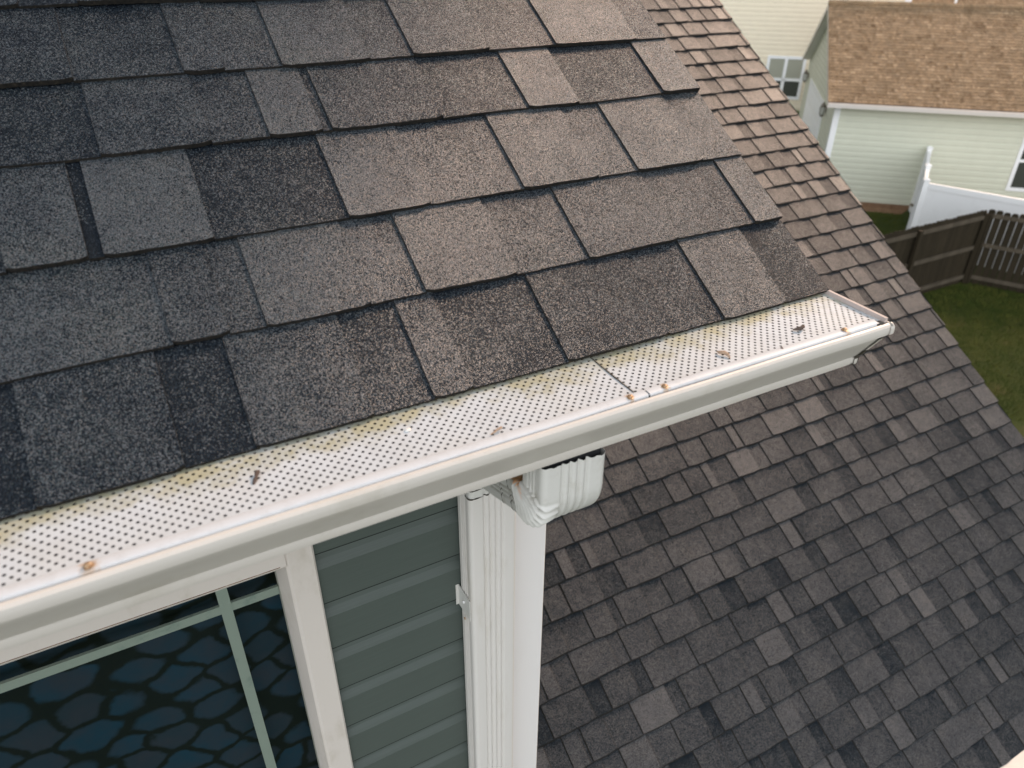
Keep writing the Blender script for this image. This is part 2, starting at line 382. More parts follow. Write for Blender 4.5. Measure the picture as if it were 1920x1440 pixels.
#UPPER
UP = [(0, 0.149, [(-1.75, -1.1172, 'b', 0.2, 0.036), (-1.1172, -0.9771, 't', 0.36, 0.06), (-0.9771, -0.9014, 'b', 0.2, 0.036), (-0.9014, -0.7641, 't', 0.44, 0.04), (-0.7641, -0.6859, 'b', 0.33, 0.054), (-0.6859, -0.6325, 't', 0.5, 0.05), (-0.6325, -0.4917, 'b', 0.33, 0.043), (-0.4917, -0.3205, 't', 0.4, 0.08), (-0.3205, -0.2196, 'b', 0.38, 0.036), (-0.2196, -0.0948, 't', 0.58, 0.05), (-0.0948, 0.02, 'b', 0.26, 0.036)]),
      (0.149, 0.287, [(-1.75, -0.9547, 'b', 0.5, 0.137), (-0.9547, -0.8913, 't', 0.42, 0.1), (-0.8913, -0.8481, 'b', 0.4, 0.036), (-0.8481, -0.7171, 't', 0.6, 0.12), (-0.7171, -0.6405, 'b', 0.6, 0.18), (-0.6405, -0.5043, 't', 0.66, 0.08), (-0.5043, -0.3832, 'b', 0.55, 0.115), (-0.3832, -0.2174, 't', 0.55, 0.12), (-0.2174, -0.0601, 'b', 0.48, 0.054), (-0.0601, 0.02, 't', 0.62, 0.0)]),
      (0.287, 0.44, [(-1.75, -1.1018, 'b', 0.2, 0.036), (-1.1018, -1.0172, 't', 0.52, 0.12), (-1.0172, -1.0002, 'b', 0.1, 0.0), (-1.0002, -0.8748, 't', 0.64, 0.0), (-0.8748, -0.6999, 'b', 0.25, 0.018), (-0.6999, -0.5804, 't', 0.68, 0.15), (-0.5804, -0.4297, 'b', 0.62, 0.144), (-0.4297, -0.2954, 't', 0.64, 0.05), (-0.2954, -0.2195, 'b', 0.58, 0.144), (-0.2195, -0.0852, 't', 0.62, 0.02), (-0.0852, 0.02, 'b', 0.58, 0.126)]),
      (0.44, 0.572, [(-1.75, -0.9747, 'b', 0.26, 0.036), (-0.9747, -0.8392, 't', 0.42, 0.05), (-0.8392, -0.7623, 'b', 0.4, 0.029), (-0.7623, -0.6881, 't', 0.62, 0.02), (-0.6881, -0.6738, 'b', 0.36, 0.036), (-0.6738, -0.5017, 't', 0.45, 0.05), (-0.5017, -0.3507, 'b', 0.44, 0.072), (-0.3507, -0.2554, 't', 0.72, 0.0), (-0.2554, -0.0802, 'b', 0.36, 0.029), (-0.0802, 0.02, 't', 0.7, 0.0)]),
      (0.572, 0.715, [(-1.75, -0.9824, 't', 0.32, 0.0), (-0.9824, -0.8445, 'b', 0.33, 0.036), (-0.8445, -0.7893, 't', 0.42, 0.05), (-0.7893, -0.7076, 'b', 0.42, 0.018), (-0.7076, -0.5731, 't', 0.58, 0.1), (-0.5731, -0.5006, 'b', 0.48, 0.036), (-0.5006, -0.3662, 't', 0.58, 0.0), (-0.3662, -0.2376, 'b', 0.52, 0.036), (-0.2376, -0.0675, 't', 0.7, 0.0), (-0.0675, 0.02, 'b', 0.48, 0.0)])]
R1 = random.Random(5)
mb = MB(); courses = []
for i, (s0, s1, segs) in enumerate(UP):
    courses.append((s0, s1, [(a, b, k, t, dt) for a, b, k, t, dt in segs]))
s = UP[-1][1]
while s < 2.6:
    courses.append((s, s + .143, random_course(R1, -1.7, 0))); s += .143
O = Vector((EX, EY, EZ))
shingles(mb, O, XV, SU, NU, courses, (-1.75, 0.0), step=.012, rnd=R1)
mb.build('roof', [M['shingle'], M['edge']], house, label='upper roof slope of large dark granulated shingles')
mb = MB(); mb.box(O + XV * -1.75 + NU * -.026 + SU * .012, XV * 1.742, SU * 2.6, NU * .0115); 
mb.build('roof_deck', M['tanedge'], house)
mb = MB(); mb.box(O + XV * -1.75 + NU * -.0145 + SU * .0015, XV * 1.747, SU * .13, NU * .0045)
mb.build('starter_strip', M['tanedge'], house)
# drip edge
mb = MB(); mb.box((EX - 1.75, EY + .006, EZ - .0125), (1.752, 0, 0), (0, .06, 0), (0, 0, .0022))
mb.build('drip_edge', M['gutter'], house)

#LOWER roof : a plane parallel to the upper one, 2.91 m below it
KL = -3.240149
LX = 4.57
def lowpt(L):      # L = distance up the slope measured from y = 0
    y = L * math.cos(PITCH); z = (KL + math.sin(PITCH) * y) / math.cos(PITCH); return Vector((LX, y, z + G))
R2 = random.Random(21); mb = MB(); courses = []; L0 = 2.262 - 10 * .14308; 
for i in range(56):
    s0 = i * .14308
    courses.append((s0, s0 + .14308, random_course(R2, -5.2, 0, .44, .125, 1.15)))
shingles(mb, lowpt(L0), XV, SU, NU, courses, (-5.2, 0.0), th=.0065, raised=.0045, foot=.0060, step=.05, rag=.0014, rnd=R2)  # wide foot broadens the dark edges into painted shadow lines
mb.build('roof', [M['shingle_low'], M['edge']], house, label='lower roof slope of grey brown shingles below the gutter')
mb = MB(); top = lowpt(L0 + 56 * .14308)
mb.box(lowpt(L0) + XV * -5.2 + NU * -.035 + SU * .01, XV * 5.19, SU * 8.0, NU * .018)
bs = Vector((0, math.cos(PITCH), -math.sin(PITCH)))
mb.box(top + XV * -5.2 + ZV * -.02, XV * 5.2, bs * 7.9, Vector((0, math.sin(PITCH), math.cos(PITCH))) * .02)
mb.build('roof_deck', M['edge'], house)
# siding walls -------------------------------------------------
def siding(mb, o, along, outn, z0, z1, exp, rng, depth=.012, lap=.70):
    """dutch-lap boards; rng(z) -> (a,b) extent along the wall"""
    z = z0; along = Vector(along); outn = Vector(outn); o = Vector(o)
    while z < z1 - .001:
        e = min(exp, z1 - z); a, b = rng(z + e / 2)
        prof = [(-depth * .3, 0), (depth, .0), (depth, .0022), (depth, e * lap), (depth * .80, e * (lap + .05)), (depth * .42, e * (lap + .13)), (depth * .22, e * (lap + .22)), (depth * .2, e - .0024), (-depth * .3, e)]
        if b > a:
            for pi_, ((d0, h0), (d1, h1)) in enumerate(zip(prof, prof[1:])):
                q = [o + along * a + outn * d0 + ZV * (z + h0), o + along * b + outn * d0 + ZV * (z + h0),
                     o + along * b + outn * d1 + ZV * (z + h1), o + along * a + outn * d1 + ZV * (z + h1)]
                if (q[1] - q[0]).cross(q[2] - q[1]).dot(outn) < 0: q = q[::-1]
                mb.face(q, 1 if pi_ in (1, len(prof) - 2) else 0)  # bottom strip is painted butt shadow, top slot is the gap
        z += exp
WY = 1.030; WX1 = 0.628
zs = G - 1.0943 - .127 * 20
mb = MB()
siding(mb, (0, WY, 0), (1, 0, 0), (0, -1, 0), zs, G - .62, .127, lambda z: (.150, WX1 - .02), .015)
mb.build('wall', [M['siding'], M['gap']], house, label='sage green lap siding between window and downspout')
mb = MB(); mb.box((-1.6, WY + .003, G - 3.7), (2.22, 0, 0), (0, .1, 0), (0, 0, 1.95))
mb.box((.152, WY + .003, G - 1.75), (.468, 0, 0), (0, .1, 0), (0, 0, 1.15)); mb.box((-1.6, WY + .003, G - 1.75), (.68, 0, 0), (0, .1, 0), (0, 0, 1.15)); mb.box((-.92, WY + .003, G - .78), (1.072, 0, 0), (0, .1, 0), (0, 0, .18))
siding(mb, (0, WY, 0), (1, 0, 0), (0, -1, 0), zs, G - 1.72, .127, lambda z: (-1.6, .148))
siding(mb, (0, WY, 0), (1, 0, 0), (0, -1, 0), zs, G - .62, .127, lambda z: (-1.6, -.92))
mb.box((WX1 - .1, WY + .1, G - 3.7), (.09, 0, 0), (0, 5, 0), (0, 0, 3.2))
siding(mb, (WX1 - .008, 0, 0), (0, 1, 0), (1, 0, 0), zs, G - .6, .127, lambda z: (WY + .03, 6))
mb.build('wall', [M['siding'], M['gap']], house, label='side and lower parts of the upper storey wall')
mb = MB(); mb.box((-.6, .98, 0), (4.85, 0, 0), (0, 9, 0), (0, 0, G - 3.42))
mb.build('wall', [M['siding'], M['gap']], house, label='ground floor wall under the lower roof')
# soffit and fascia
mb = MB(); mb.box((EX - 1.75, EY + .012, G - .640), (1.745, 0, 0), (0, .32, 0), (0, 0, .012)); mb.box((EX - 1.75, EY + .0125, G - .628), (1.73, 0, 0), (0, .019, 0), (0, 0, .09))
mb.build('soffit', M['gutter'], house)
# corner post
def corner_post():
    mb = MB(); z0, z1 = G - 3.4, G - .64
    prof = [(.548, 1.03), (.548, 1.018), (.5515, 1.0145), (.636, 1.0145), (.6385, 1.017), (.6385, 1.10), (.626, 1.10), (.626, 1.03)]
    P = [Vector((x, y, 0)) for x, y in prof]
    mb.prism(P, ZV * z0, ZV * z1); mb.build('corner_post', M['post'], house, merge=1e-5, smooth=30)
corner_post()

# ------------------------------------------------------------------ gutter
def gprof():
    # y offset from the shingle edge, z offset from it: K-style outline, back -> bottom -> front -> lip
    p = [(.012, -.006), (.012, -.0985), (-.0745, -.0985), (-.0752, -.096), (-.0752, -.0885), (-.0745, -.0855), (-.0775, -.0825), (-.081, -.078),
         (-.0875, -.067), (-.094, -.057), (-.100, -.048), (-.105, -.040), (-.108, -.033), (-.1095, -.0285), (-.1140, -.0270), (-.1186, -.0258),
         (-.1192, -.0215), (-.1190, -.0165), (-.1178, -.0128), (-.1150, -.0102), (-.1112, -.0096), (-.1095, -.0112)]
    return [Vector((0, EY + a, EZ + b)) for a, b in p]
gx0, gx1 = EX - 1.75, EX + .002
gp = gprof(); mb = MB()
for a, b in zip(gp, gp[1:]):
    n = 60
    def wv(p, x):     # the slight waviness of thin rolled metal
        f = min(1, max(0, (EY - .02 - p.y) / .06)); return p + XV * x + Vector((0, .0006 * math.sin(6.3 * x + 1) + .0003 * math.sin(19 * x), .0008 * math.sin(4.1 * x) + .0003 * math.sin(23 * x + 2))) * f
    for k in range(n):
        xa, xb = gx0 + (gx1 - gx0) * k / n, gx0 + (gx1 - gx0) * (k + 1) / n
        mb.face([wv(a, xa), wv(a, xb), wv(b, xb), wv(b, xa)][::-1], 0)
cen = Vector((0, EY - .05, EZ - .05))
for a, b in zip(gp[:15], gp[1:15]):
    a2, b2 = a + (cen - a).normalized() * .004, b + (cen - b).normalized() * .004
    mb.face([a2 + XV * gx0, a2 + XV * gx1, b2 + XV * gx1, b2 + XV * gx0], 1)
gutter = mb.build('gutter', [M['gutter'], M['silt']], house, merge=1e-5, smooth=28, label='white ogee eave gutter with perforated cover')
mb = MB(); mb.face([(gx0, EY + .011, EZ - .06), (gx0, EY - .08, EZ - .06), (gx1, EY - .08, EZ - .06), (gx1, EY + .011, EZ - .06)])
mb.build('gutter_silt', M['silt'], gutter)
# end cap : plate with a folded flange over the profile, gaps filled with old sealant
def end_cap():
    mb = MB(); out = []
    c = cen
    def prof(k): return [p + (p - c).normalized() * k for p in gp]
    P = prof(.0014); lo = XV * (EX - .0015); hi = XV * (EX + .0062)
    mb.prism(P, XV * (EX + .0045), XV * (EX + .0062))
    for i in list(range(2, 4)) + list(range(8, 11)) + list(range(15, 18)):
        a, b = P[i], P[i + 1]; q = prof(.0022)
        mb.face([a + lo, b + lo, b + hi, a + hi]); mb.face([q[i] + hi, q[i + 1] + hi, b + hi, a + hi]); mb.face([q[i] + hi, q[i + 1] + hi, q[i + 1] + XV * (EX + .001), q[i] + XV * (EX + .001)])
        mb.face([q[i] + XV * (EX + .001), q[i + 1] + XV * (EX + .001), b + lo, a + lo])
    mb.build('end_cap', M['gutter'], gutter, smooth=40)
    mb = MB(); q = prof(.0022); RR = random.Random(2)
    for i in range(1, 15):
        a, b = q[i], q[i + 1]; w0 = RR.uniform(.001, .006)
        mb.face([P[i] + XV * (EX - .001 - w0), P[i + 1] + XV * (EX - .001 - w0), b + XV * (EX + .0035), a + XV * (EX + .0035)])
        mb.face([a + XV * (EX + .0035), b + XV * (EX + .0035), P[i + 1] + XV * (EX + .009), P[i] + XV * (EX + .009)])
    mb.build('sealant', M['seal'], gutter)
end_cap()
# perforated guard --------------------------------------------
GZ = EZ - .0087
def guard(xa, xb, name, lift=0.0):
    mb = MB(); px, py, r = .012, .00642, .00190; n = 12
    rows = [(-.0972 + k * py) for k in range(0, 18)]
    def zz(x, y): return GZ + lift + .0007 * math.sin(9 * x + 1) + .0004 * math.sin(31 * x) - .0016 * math.sin(math.pi * min(1, max(0, (EY - y) / .1))) * .6
    for k, ry in enumerate(rows):
        ph = (-.5333 + (.006 if k % 2 == 0 else 0)) % px
        x = math.floor((xa - EX) / px) * px + ph + EX
        xs = []
        while x - px < xb:
            c0, c1 = max(x - px / 2, xa), min(x + px / 2, xb)
            if c1 > c0 + 1e-5: xs.append((x, c0, c1))
            x += px
        y0, y1 = EY + ry - py / 2, EY + ry + py / 2
        for (x, c0, c1) in xs:
            yc = EY + ry
            if x - r - .0008 < c0 or x + r + .0008 > c1 or x > EX - .009:
                mb.face([(c0, y0, zz(c0, y0)), (c1, y0, zz(c1, y0)), (c1, y1, zz(c1, y1)), (c0, y1, zz(c0, y1))]); continue
            ox = [c1, c1, x + px * .25, x, x - px * .25, c0, c0, c0, x - px * .25, x, x + px * .25, c1]
            oy = [yc, y1, y1, y1, y1, y1, yc, y0, y0, y0, y0, y0]
            ang = [0, 35, 60, 90, 120, 145, 180, 215, 240, 270, 300, 325]
            cx = [x + r * math.cos(math.radians(a)) for a in ang]; cy = [yc + r * math.sin(math.radians(a)) for a in ang]
            for i in range(n):
                j = (i + 1) % n
                mb.face([(cx[i], cy[i], zz(cx[i], cy[i])), (ox[i], oy[i], zz(ox[i], oy[i])), (ox[j], oy[j], zz(ox[j], oy[j])), (cx[j], cy[j], zz(cx[j], cy[j]))])
    o = mb.build(name, M['guard'], gutter, merge=2e-5)
    return o
SEAM = EX - .4535
mb = MB(); mb.face([(EX - 1.75, EY - .1070, GZ - .0006), (EX - .012, EY - .1070, GZ - .0006), (EX - .012, EY - .0975, GZ - .0006), (EX - 1.75, EY - .0975, GZ - .0006)]); mb.build('guard_hem', M['strip'], gutter)
g1 = guard(EX - 1.75, SEAM, 'gutter_guard', .0009); g2 = guard(SEAM - .004, EX - .001, 'gutter_guard')
def strip(xa, xb, skew):
    mb = MB(); prof = [(-.0952, .0004), (-.0956, .0016), (-.0965, .0020), (-.1055, .0016), (-.1076, .0008), (-.1084, -.0006), (-.1086, -.0040)]
    nseg = max(2, int((xb - xa) / .03))
    for (a, ha), (b, hb_) in zip(prof, prof[1:]):
        for k in range(nseg):
            x0 = xa + (xb - xa) * k / nseg; x1 = xa + (xb - xa) * (k + 1) / nseg
            sk = lambda y, k_: (y + .0955) * (-skew) if k_ == nseg else 0
            w = lambda x: .0006 * math.sin(13 * x)
            mb.face([(x0, EY + a, GZ + ha + w(x0)), (x0, EY + b, GZ + hb_ + w(x0)), (x1 + sk(b, k + 1), EY + b, GZ + hb_ + w(x1)), (x1 + sk(a, k + 1), EY + a, GZ + ha + w(x1))])
    mb.build('guard_strip', M['strip'], gutter, merge=1e-5, smooth=60)
strip(EX - 1.75, EX - .4415, 0); strip(EX - .4390, EX - .012, -.6)
# folded right end of the guard
mb = MB(); mb.box((EX - .0035, EY - .1085, GZ - .001), (.005, 0, 0), (0, .118, 0), (0, 0, .0072))
mb.build('turned_edge', M['fold'], gutter)
mb = MB()     # downward lip where the left panel laps over the right one
mb.box((SEAM - .0012, EY - .0945, GZ - .0004), (.0014, 0, 0), (-.0, .10, 0), (0, 0, .0016)); mb.build('panel_seam', M['seal'], gutter)
def screw(dx, dy, r=.0036):
    mb = MB(); c = Vector((EX + dx, EY + dy, GZ + .0018)); n = 14
    prof = [(r * 1.35, 0), (r * 1.3, .0008), (r * .95, .0011), (r * .9, .0028), (r * .6, .0036), (0.0001, .0038)]
    for (r0, h0), (r1, h1) in zip(prof, prof[1:]):
        for k in range(n):
            a, b = 2 * math.pi * k / n, 2 * math.pi * (k + 1) / n
            hx = 1 + .1 * math.cos(3 * a); hy = 1 + .1 * math.cos(3 * b)
            mb.face([c + Vector((r0 * hx * math.cos(a), r0 * hx * math.sin(a), h0)), c + Vector((r0 * hy * math.cos(b), r0 * hy * math.sin(b), h0)),
                     c + Vector((r1 * hy * math.cos(b), r1 * hy * math.sin(b), h1)), c + Vector((r1 * hx * math.cos(a), r1 * hx * math.sin(a), h1))])
    mb.build('screw', M['screw'], gutter, merge=1e-6, smooth=50)
for dx, dy in ((-1.0769, -.1030), (-.4664, -.1030), (-.4123, -.1030), (-.0813, -.1010)): screw(dx, dy)

# ------------------------------------------------------------------ downspout
def rib_rect(w, d, ribs_w=3, ribs_d=3, rad=.010, amp=.0026, flat=.26):
    """outline of a corrugated downspout: list of (u,v, side) u along the wide face, v across"""
    pts = []
    def side(L, n, amp, k):
        res = []; Ls = L - 2 * rad; m = 64
        for i in range(m + 1):
            t = i / m; off = 0
            a, b = flat, 1 - flat
            if a < t < b:
                off = -amp * (.5 - .5 * math.cos(2 * math.pi * n * (t - a) / (b - a))) ** 1.8
            res.append((-Ls / 2 + Ls * t, off))
        return res
    for k in range(4):
        L, n_, off = ((w, ribs_w, d / 2) if k % 2 == 0 else (d, ribs_d, w / 2))
        a = -math.pi / 2 + k * math.pi / 2   # outward normal angle: front (-v), right (+u), back, left
        nx, ny = math.cos(a), math.sin(a); tx, ty = -ny, nx
        for t, o_ in side(L, n_, amp, k): pts.append((tx * t + nx * (off + o_), ty * t + ny * (off + o_), k, t / L))
        # corner
        ccx, ccy = tx * (L / 2 - rad) + nx * (off - rad), ty * (L / 2 - rad) + ny * (off - rad)
        for j in range(1, 5):
            an = a + j / 5 * math.pi / 2; pts.append((ccx + rad * math.cos(an), ccy + rad * math.sin(an), -1, 0))
    return pts
def down():
    root = link('downspout', bpy.data.meshes.new('tmp'), house)
    mb = MB(); pr = rib_rect(.1015, .060, 4, 3, .009, .0042, .20); z0, z1 = G - 3.5, G - .905; c = Vector((.4805, .982, 0))
    zs_ = [z0, G - 2.2, G - 1.5, G - 1.0, z1]
    for za, zb in zip(zs_, zs_[1:]):
        for i in range(len(pr)):
            a, b = pr[i], pr[(i + 1) % len(pr)]
            mb.face([c + Vector((a[0], a[1], za)), c + Vector((b[0], b[1], za)), c + Vector((b[0], b[1], zb)), c + Vector((a[0], a[1], zb))])
    tmp = mb.build('tmp2', M['ds'], None, merge=1e-5, smooth=50); old = root.data; root.data = tmp.data; root['label'] = 'white corrugated downspout on the wall corner'
    bpy.data.objects.remove(tmp); bpy.data.meshes.remove(old); root.data.name = 'downspout'
    # elbows : sweep of the same outline along a path in the y-z plane (with a 31 mm sideways lean)
    def sweep(name, path, scale0, scale1, pleat, cut=False):
        """path: list of (x, y, z, ty, tz, bend 0..1 or -1)"""
        mb = MB(); rings = []; N_ = len(path)
        pr = rib_rect(.1015, .060, 4, 3, .009, .0042, .20); pf = rib_rect(.1015, .060, 4, 0, .009, .0042, .20); RR = random.Random(31)
        for i, (x, y, z, ty, tz, bend, inner) in enumerate(path):
            sc = scale0 + (scale1 - scale0) * i / (N_ - 1)
            u = XV; vv = Vector((0, tz, -ty))      # v axis (points outward of the back face) perpendicular to the tangent
            vv = Vector((0, -tz, ty))
            ring = []
            fl = 0 if bend < 0 else min(1, bend * 6, (1 - bend) * 6 + .25)
            for (pu, pv, k, t), (fu, fv, _, _) in zip(pr, pf):
                pu += (fu - pu) * fl; pv += (fv - pv) * fl
                q = Vector((x, y, z))
                if cut and i == 0: q.z += .0075 * (-.45 - pu / .1015) + .0009 * math.sin(pu * 420) + RR.uniform(-.0004, .0004)
                uu, v_ = pu * sc, pv * sc
                if bend >= 0:
                    dep = (pv * inner) / .030            # -1 outer .. +1 inner
                    w_ = max(0, min(1, (dep + 1.9) / 2.2))
                    ph = abs(math.cos(math.pi * (pleat * bend - 1.5 * (1 - w_) ** 1.2))) ** 3.5
                    env = min(1, bend * 12, (1 - bend) * 14) if 0 < bend < 1 else 0
                    if k == 3 or k == 1: uu += (1 if k == 1 else -1) * .0115 * (ph - .55) * w_ ** .6 * env
                    elif k == -1 and dep > .5: uu += (1 if uu > 0 else -1) * .0115 * (ph - .55) * w_ ** .6 * env; v_ += inner * .002 * ph * env
                    elif dep < -.5: v_ -= inner * .0075 * (ph - .25) * env * max(0, 1 - (pu + .0508) / .034)
                    elif dep > .5: v_ -= inner * .004 * ph * env
                ring.append(q + u * uu + vv * v_)
            rings.append(ring)
        for a, b in zip(rings, rings[1:]):
            for i in range(len(a)):
                j = (i + 1) % len(a); mb.face([a[i], a[j], b[j], b[i]])
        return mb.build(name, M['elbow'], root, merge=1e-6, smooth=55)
    r = .055; y0 = .677; BA = 65; zt = G - .6065; zb = G - .664; xA, xB = .449, .4805
    pA = []
    for i in range(5):
        z = zt + (zb - zt) * i / 5; pA.append((xA, y0, z, 0, -1, -1, 1))
    nb = 128
    for i in range(nb + 1):
        a = math.radians(BA) * i / nb
        pA.append((xA + .004 * (i / nb), y0 + r * (1 - math.cos(a)), zb - r * math.sin(a), math.sin(a), -math.cos(a), .70 * i / nb, 1))
    ye, ze = y0 + r * (1 - math.cos(math.radians(BA))), zb - r * math.sin(math.radians(BA))
    t = (math.sin(math.radians(BA)), -math.cos(math.radians(BA)))
    for i in range(1, 41):
        pA.append((xA + .004 + .005 * i / 40, ye + t[0] * .034 * i / 40, ze + t[1] * .034 * i / 40, t[0], t[1], .70 + .30 * i / 40, 1))
    for i in range(1, 5):
        pA.append((xA + .009 + .004 * i / 4, ye + t[0] * (.034 + .026 * i / 4), ze + t[1] * (.034 + .026 * i / 4), t[0], t[1], -1, 1))
    e1 = sweep('elbow', pA, 1.0, .985, 8, True)
    yb = .982 - r * (1 - math.sin(math.radians(90 - BA)))
    Ls = (yb - ye) / t[0]; pB = []
    for i in range(5):
        q = .052 + (Ls - .052) * i / 5; pB.append((xA + .012 + (.0195) * i / 5, ye + t[0] * q, ze + t[1] * q, t[0], t[1], -1, -1))
    zq = ze + t[1] * Ls
    for i in range(nb + 1):
        a = math.radians(BA) * (1 - i / nb)
        # centre of the arc lies below the path
        cy, cz = yb - r * math.cos(math.radians(BA)) , zq - r * math.sin(math.radians(BA))
        pB.append((xB, cy + r * math.cos(a), cz + r * math.sin(a), math.sin(a), -math.cos(a), i / nb, -1))
    cy, cz = yb - r * math.cos(math.radians(BA)), zq - r * math.sin(math.radians(BA))
    for i in range(1, 5): pB.append((xB, cy + r, cz - (cz - (G - .915)) * i / 4, 0, -1, -1, -1))
    e2 = sweep('elbow', pB, .97, .965, 7)
    # dark seams where one piece slips inside the next
    def collar(c, ty, tz, sc, name='joint_seam'):
        mb = MB(); pr = rib_rect(.1015, .060, 4, 3, .009, .0042, .20); vv = Vector((0, -tz, ty)); tt = Vector((0, ty, tz)); RR = random.Random(4)
        for i in range(len(pr)):
            a, b = pr[i], pr[(i + 1) % len(pr)]
            f = lambda p: Vector(c) + XV * p[0] * sc + vv * p[1] * sc
            w1 = .0009 + .0006 * math.sin(i * .35)
            mb.face([f(a) - tt * w1, f(b) - tt * w1, f(b) + tt * w1, f(a) + tt * w1])
        mb.build(name, M['seal'], root)
    collar((xA + .0128, ye + t[0] * .060, ze + t[1] * .060), t[0], t[1], .993)
    collar((xA + .017, ye + t[0] * .105, ze + t[1] * .105), t[0], t[1], .978)
    collar((xB, .982, G - .9045), 0, -1, 1.004); collar((xB, .982, G - .886), 0, -1, .975)
    # dark outlet tube between gutter and elbow
    mb = MB(); mb.box((xA - .0445, y0 - .0225, G - .645), (.089, 0, 0), (0, .045, 0), (0, 0, .0455)); mb.build('outlet', M['dark'], root)
    # strap clip on the left side with a screw
    mb = MB(); mb.box((.4272, .960, G - 1.235), (.0018, 0, 0), (0, .056, 0), (0, 0, .058)); mb.box((.4215, 1.0145, G - 1.235), (.0065, 0, 0), (0, .0018, 0), (0, 0, .058))
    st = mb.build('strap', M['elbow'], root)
    mb = MB(); tube(mb, [(.4265, .985, G - 1.20), (.4235, .985, G - 1.20)], .0032, 10); mb.build('strap_screw', M['white'], root)
    mb = MB(); tube(mb, [(.4275, .985, G - 1.250), (.4255, .985, G - 1.250)], .0030, 8); mb.build('rivet', M['screw'], root)
down()

# ------------------------------------------------------------------ window
def window():
    wr = MB(); y0 = 1.006; y1 = 1.052; xo, xf, xi = .1525, .1015, .0865
    zt = G - .78; zb = G - 1.75; zh = G - .9795
    xl = -.92
    w = MB()
    # right casing : flat face and sloped inner stop
    def casing(mb):
        prof = [(xo, 1.03), (xo, y0 + .003), (xo - .003, y0), (xf + .006, y0), (xf, y0 + .004), (xi + .002, y1), (xi, y1 + .02), (xi + .01, 1.08), (xo, 1.08)]
        mb.prism([Vector((a, b, 0)) for a, b in prof], ZV * zb, ZV * zt)
    casing(w)
    prof = [(y0, zt), (y0, zh + .0185), (y0 + .004, zh + .0125), (y1, zh), (y1 + .02, zh), (1.08, zh + .02), (1.08, zt)]
    w.prism([Vector((0, a, b)) for a, b in prof], XV * (xl + .08), XV * (xf + .001))
    w.box((xl, y0, zb), (.08, 0, 0), (0, .07, 0), (0, 0, zt - zb)); w.box((xl + .08, y0 - .01, zb - .05), (xo - xl - .08, 0, 0), (0, .08, 0), (0, 0, .05))
    root = w.build('window', M['casing'], house, merge=1e-5, smooth=30, label='tan framed window with pale green grille bars')
    m = MB(); m.box((xl + .08, y0 - .0007, zh + .0200), (xf - xl - .09, 0, 0), (0, .001, 0), (0, 0, .0013)); m.build('caulk_line', M['caulk'], root)
    m = MB(); m.box((-.0185, 1.062, zb), (.0198, 0, 0), (0, .006, 0), (0, 0, zh - zb + .001)); m.build('muntin', M['muntin'], root)
    m = MB(); m.box((xl + .08, 1.0635, G - 1.0770), (xi - xl - .08, 0, 0), (0, .006, 0), (0, 0, .0195)); m.build('muntin', M['muntin'], root)
    m = MB(); m.face([(xl + .05, 1.058, zb), (xi + .005, 1.058, zb), (xi + .005, 1.058, zh + .01), (xl + .05, 1.058, zh + .01)]); m.build('pane', M['glass'], root)
    m = MB(); nx = 60
    for i in range(nx):
        xa, xb_ = xl + (xi + .03 - xl) * i / nx, xl + (xi + .03 - xl) * (i + 1) / nx; f = lambda x: 1.108 + .006 * math.sin(21 * x)
        m.face([(xa, f(xa), zb), (xb_, f(xb_), zb), (xb_, f(xb_), zh + .04), (xa, f(xa), zh + .04)])
    m.build('pane_backing', M['pane_backing'], root)
window()
# ------------------------------------------------------------------ lower eave gutter (corner of the picture)
le = lowpt(L0); mb = MB()
lg = [(.03, -.02), (.03, -.11), (-.055, -.11), (-.06, -.09), (-.085, -.05), (-.095, -.03), (-.095, -.012), (-.085, -.008), (-.02, -.006), (.02, -.004)]
P = [Vector((0, le.y + a, le.z + b)) for a, b in lg]
mb.prism(P, XV * -.5, XV * (LX + .01)); mb.build('gutter', M['gutter'], house, label='white gutter along the lower eave', smooth=40)
mb = MB(); mb.box((LX - .03, le.y, le.z - .16), (.02, 0, 0), SU * 8.0, (0, 0, .125)); mb.build('rake_board', M['white'], house)

# ------------------------------------------------------------------ debris on the guard
def debris(name, dx, dy, pts, rad, mat, label, cat, z=0.003, rot=0):
    mb = MB(); c, s_ = math.cos(rot), math.sin(rot)
    tube(mb, [(p[0] * c - p[1] * s_, p[0] * s_ + p[1] * c, p[2]) for p in pts], rad, 8)
    o = mb.build(name, mat, smooth=60, label=label, cat=cat, merge=1e-6); o.location = (EX + dx, EY + dy, GZ + z); return o
debris('twig', -.9139, -.0466, [(-.004, -.008, .0), (-.001, -.003, .002), (.001, .001, .003), (.0035, .006, .004), (.006, .009, .003)], [.0012, .0024, .0016, .0030, .001], M['twigdark'], 'stubby brown twig lying on the perforated guard, left part of the gutter', 'twig', .001)
debris('twig', -.1378, -.0680, [(-.010, .003, .001), (-.006, -.001, .003), (0, -.003, .004), (.006, -.0005, .004), (.009, .005, .002)], [.0010, .0026, .0030, .0026, .0008], M['twigdark'], 'dark curled bud husk on the guard near the gutter end', 'husk', .001)
debris('dry_leaf', -.2887, -.0740, [(-.001, -.012, .001), (.002, -.006, .003), (.001, 0, .004), (-.002, .006, .003), (0, .011, .001)], [.0006, .0022, .0028, .0020, .0006], M['leafdry'], 'small tan curled leaf on the guard right of the panel seam', 'leaf', .001, .2)
debris('dry_leaf', -.6470, -.0900, [(-.010, -.002, .001), (-.004, -.001, .002), (.001, .001, .003), (.006, .001, .004), (.008, .005, .002)], [.0005, .0010, .0013, .0016, .0005], M['leafdry'], 'thin reddish leaf stalk beside the guard strip above the downspout', 'leaf stalk', .001)
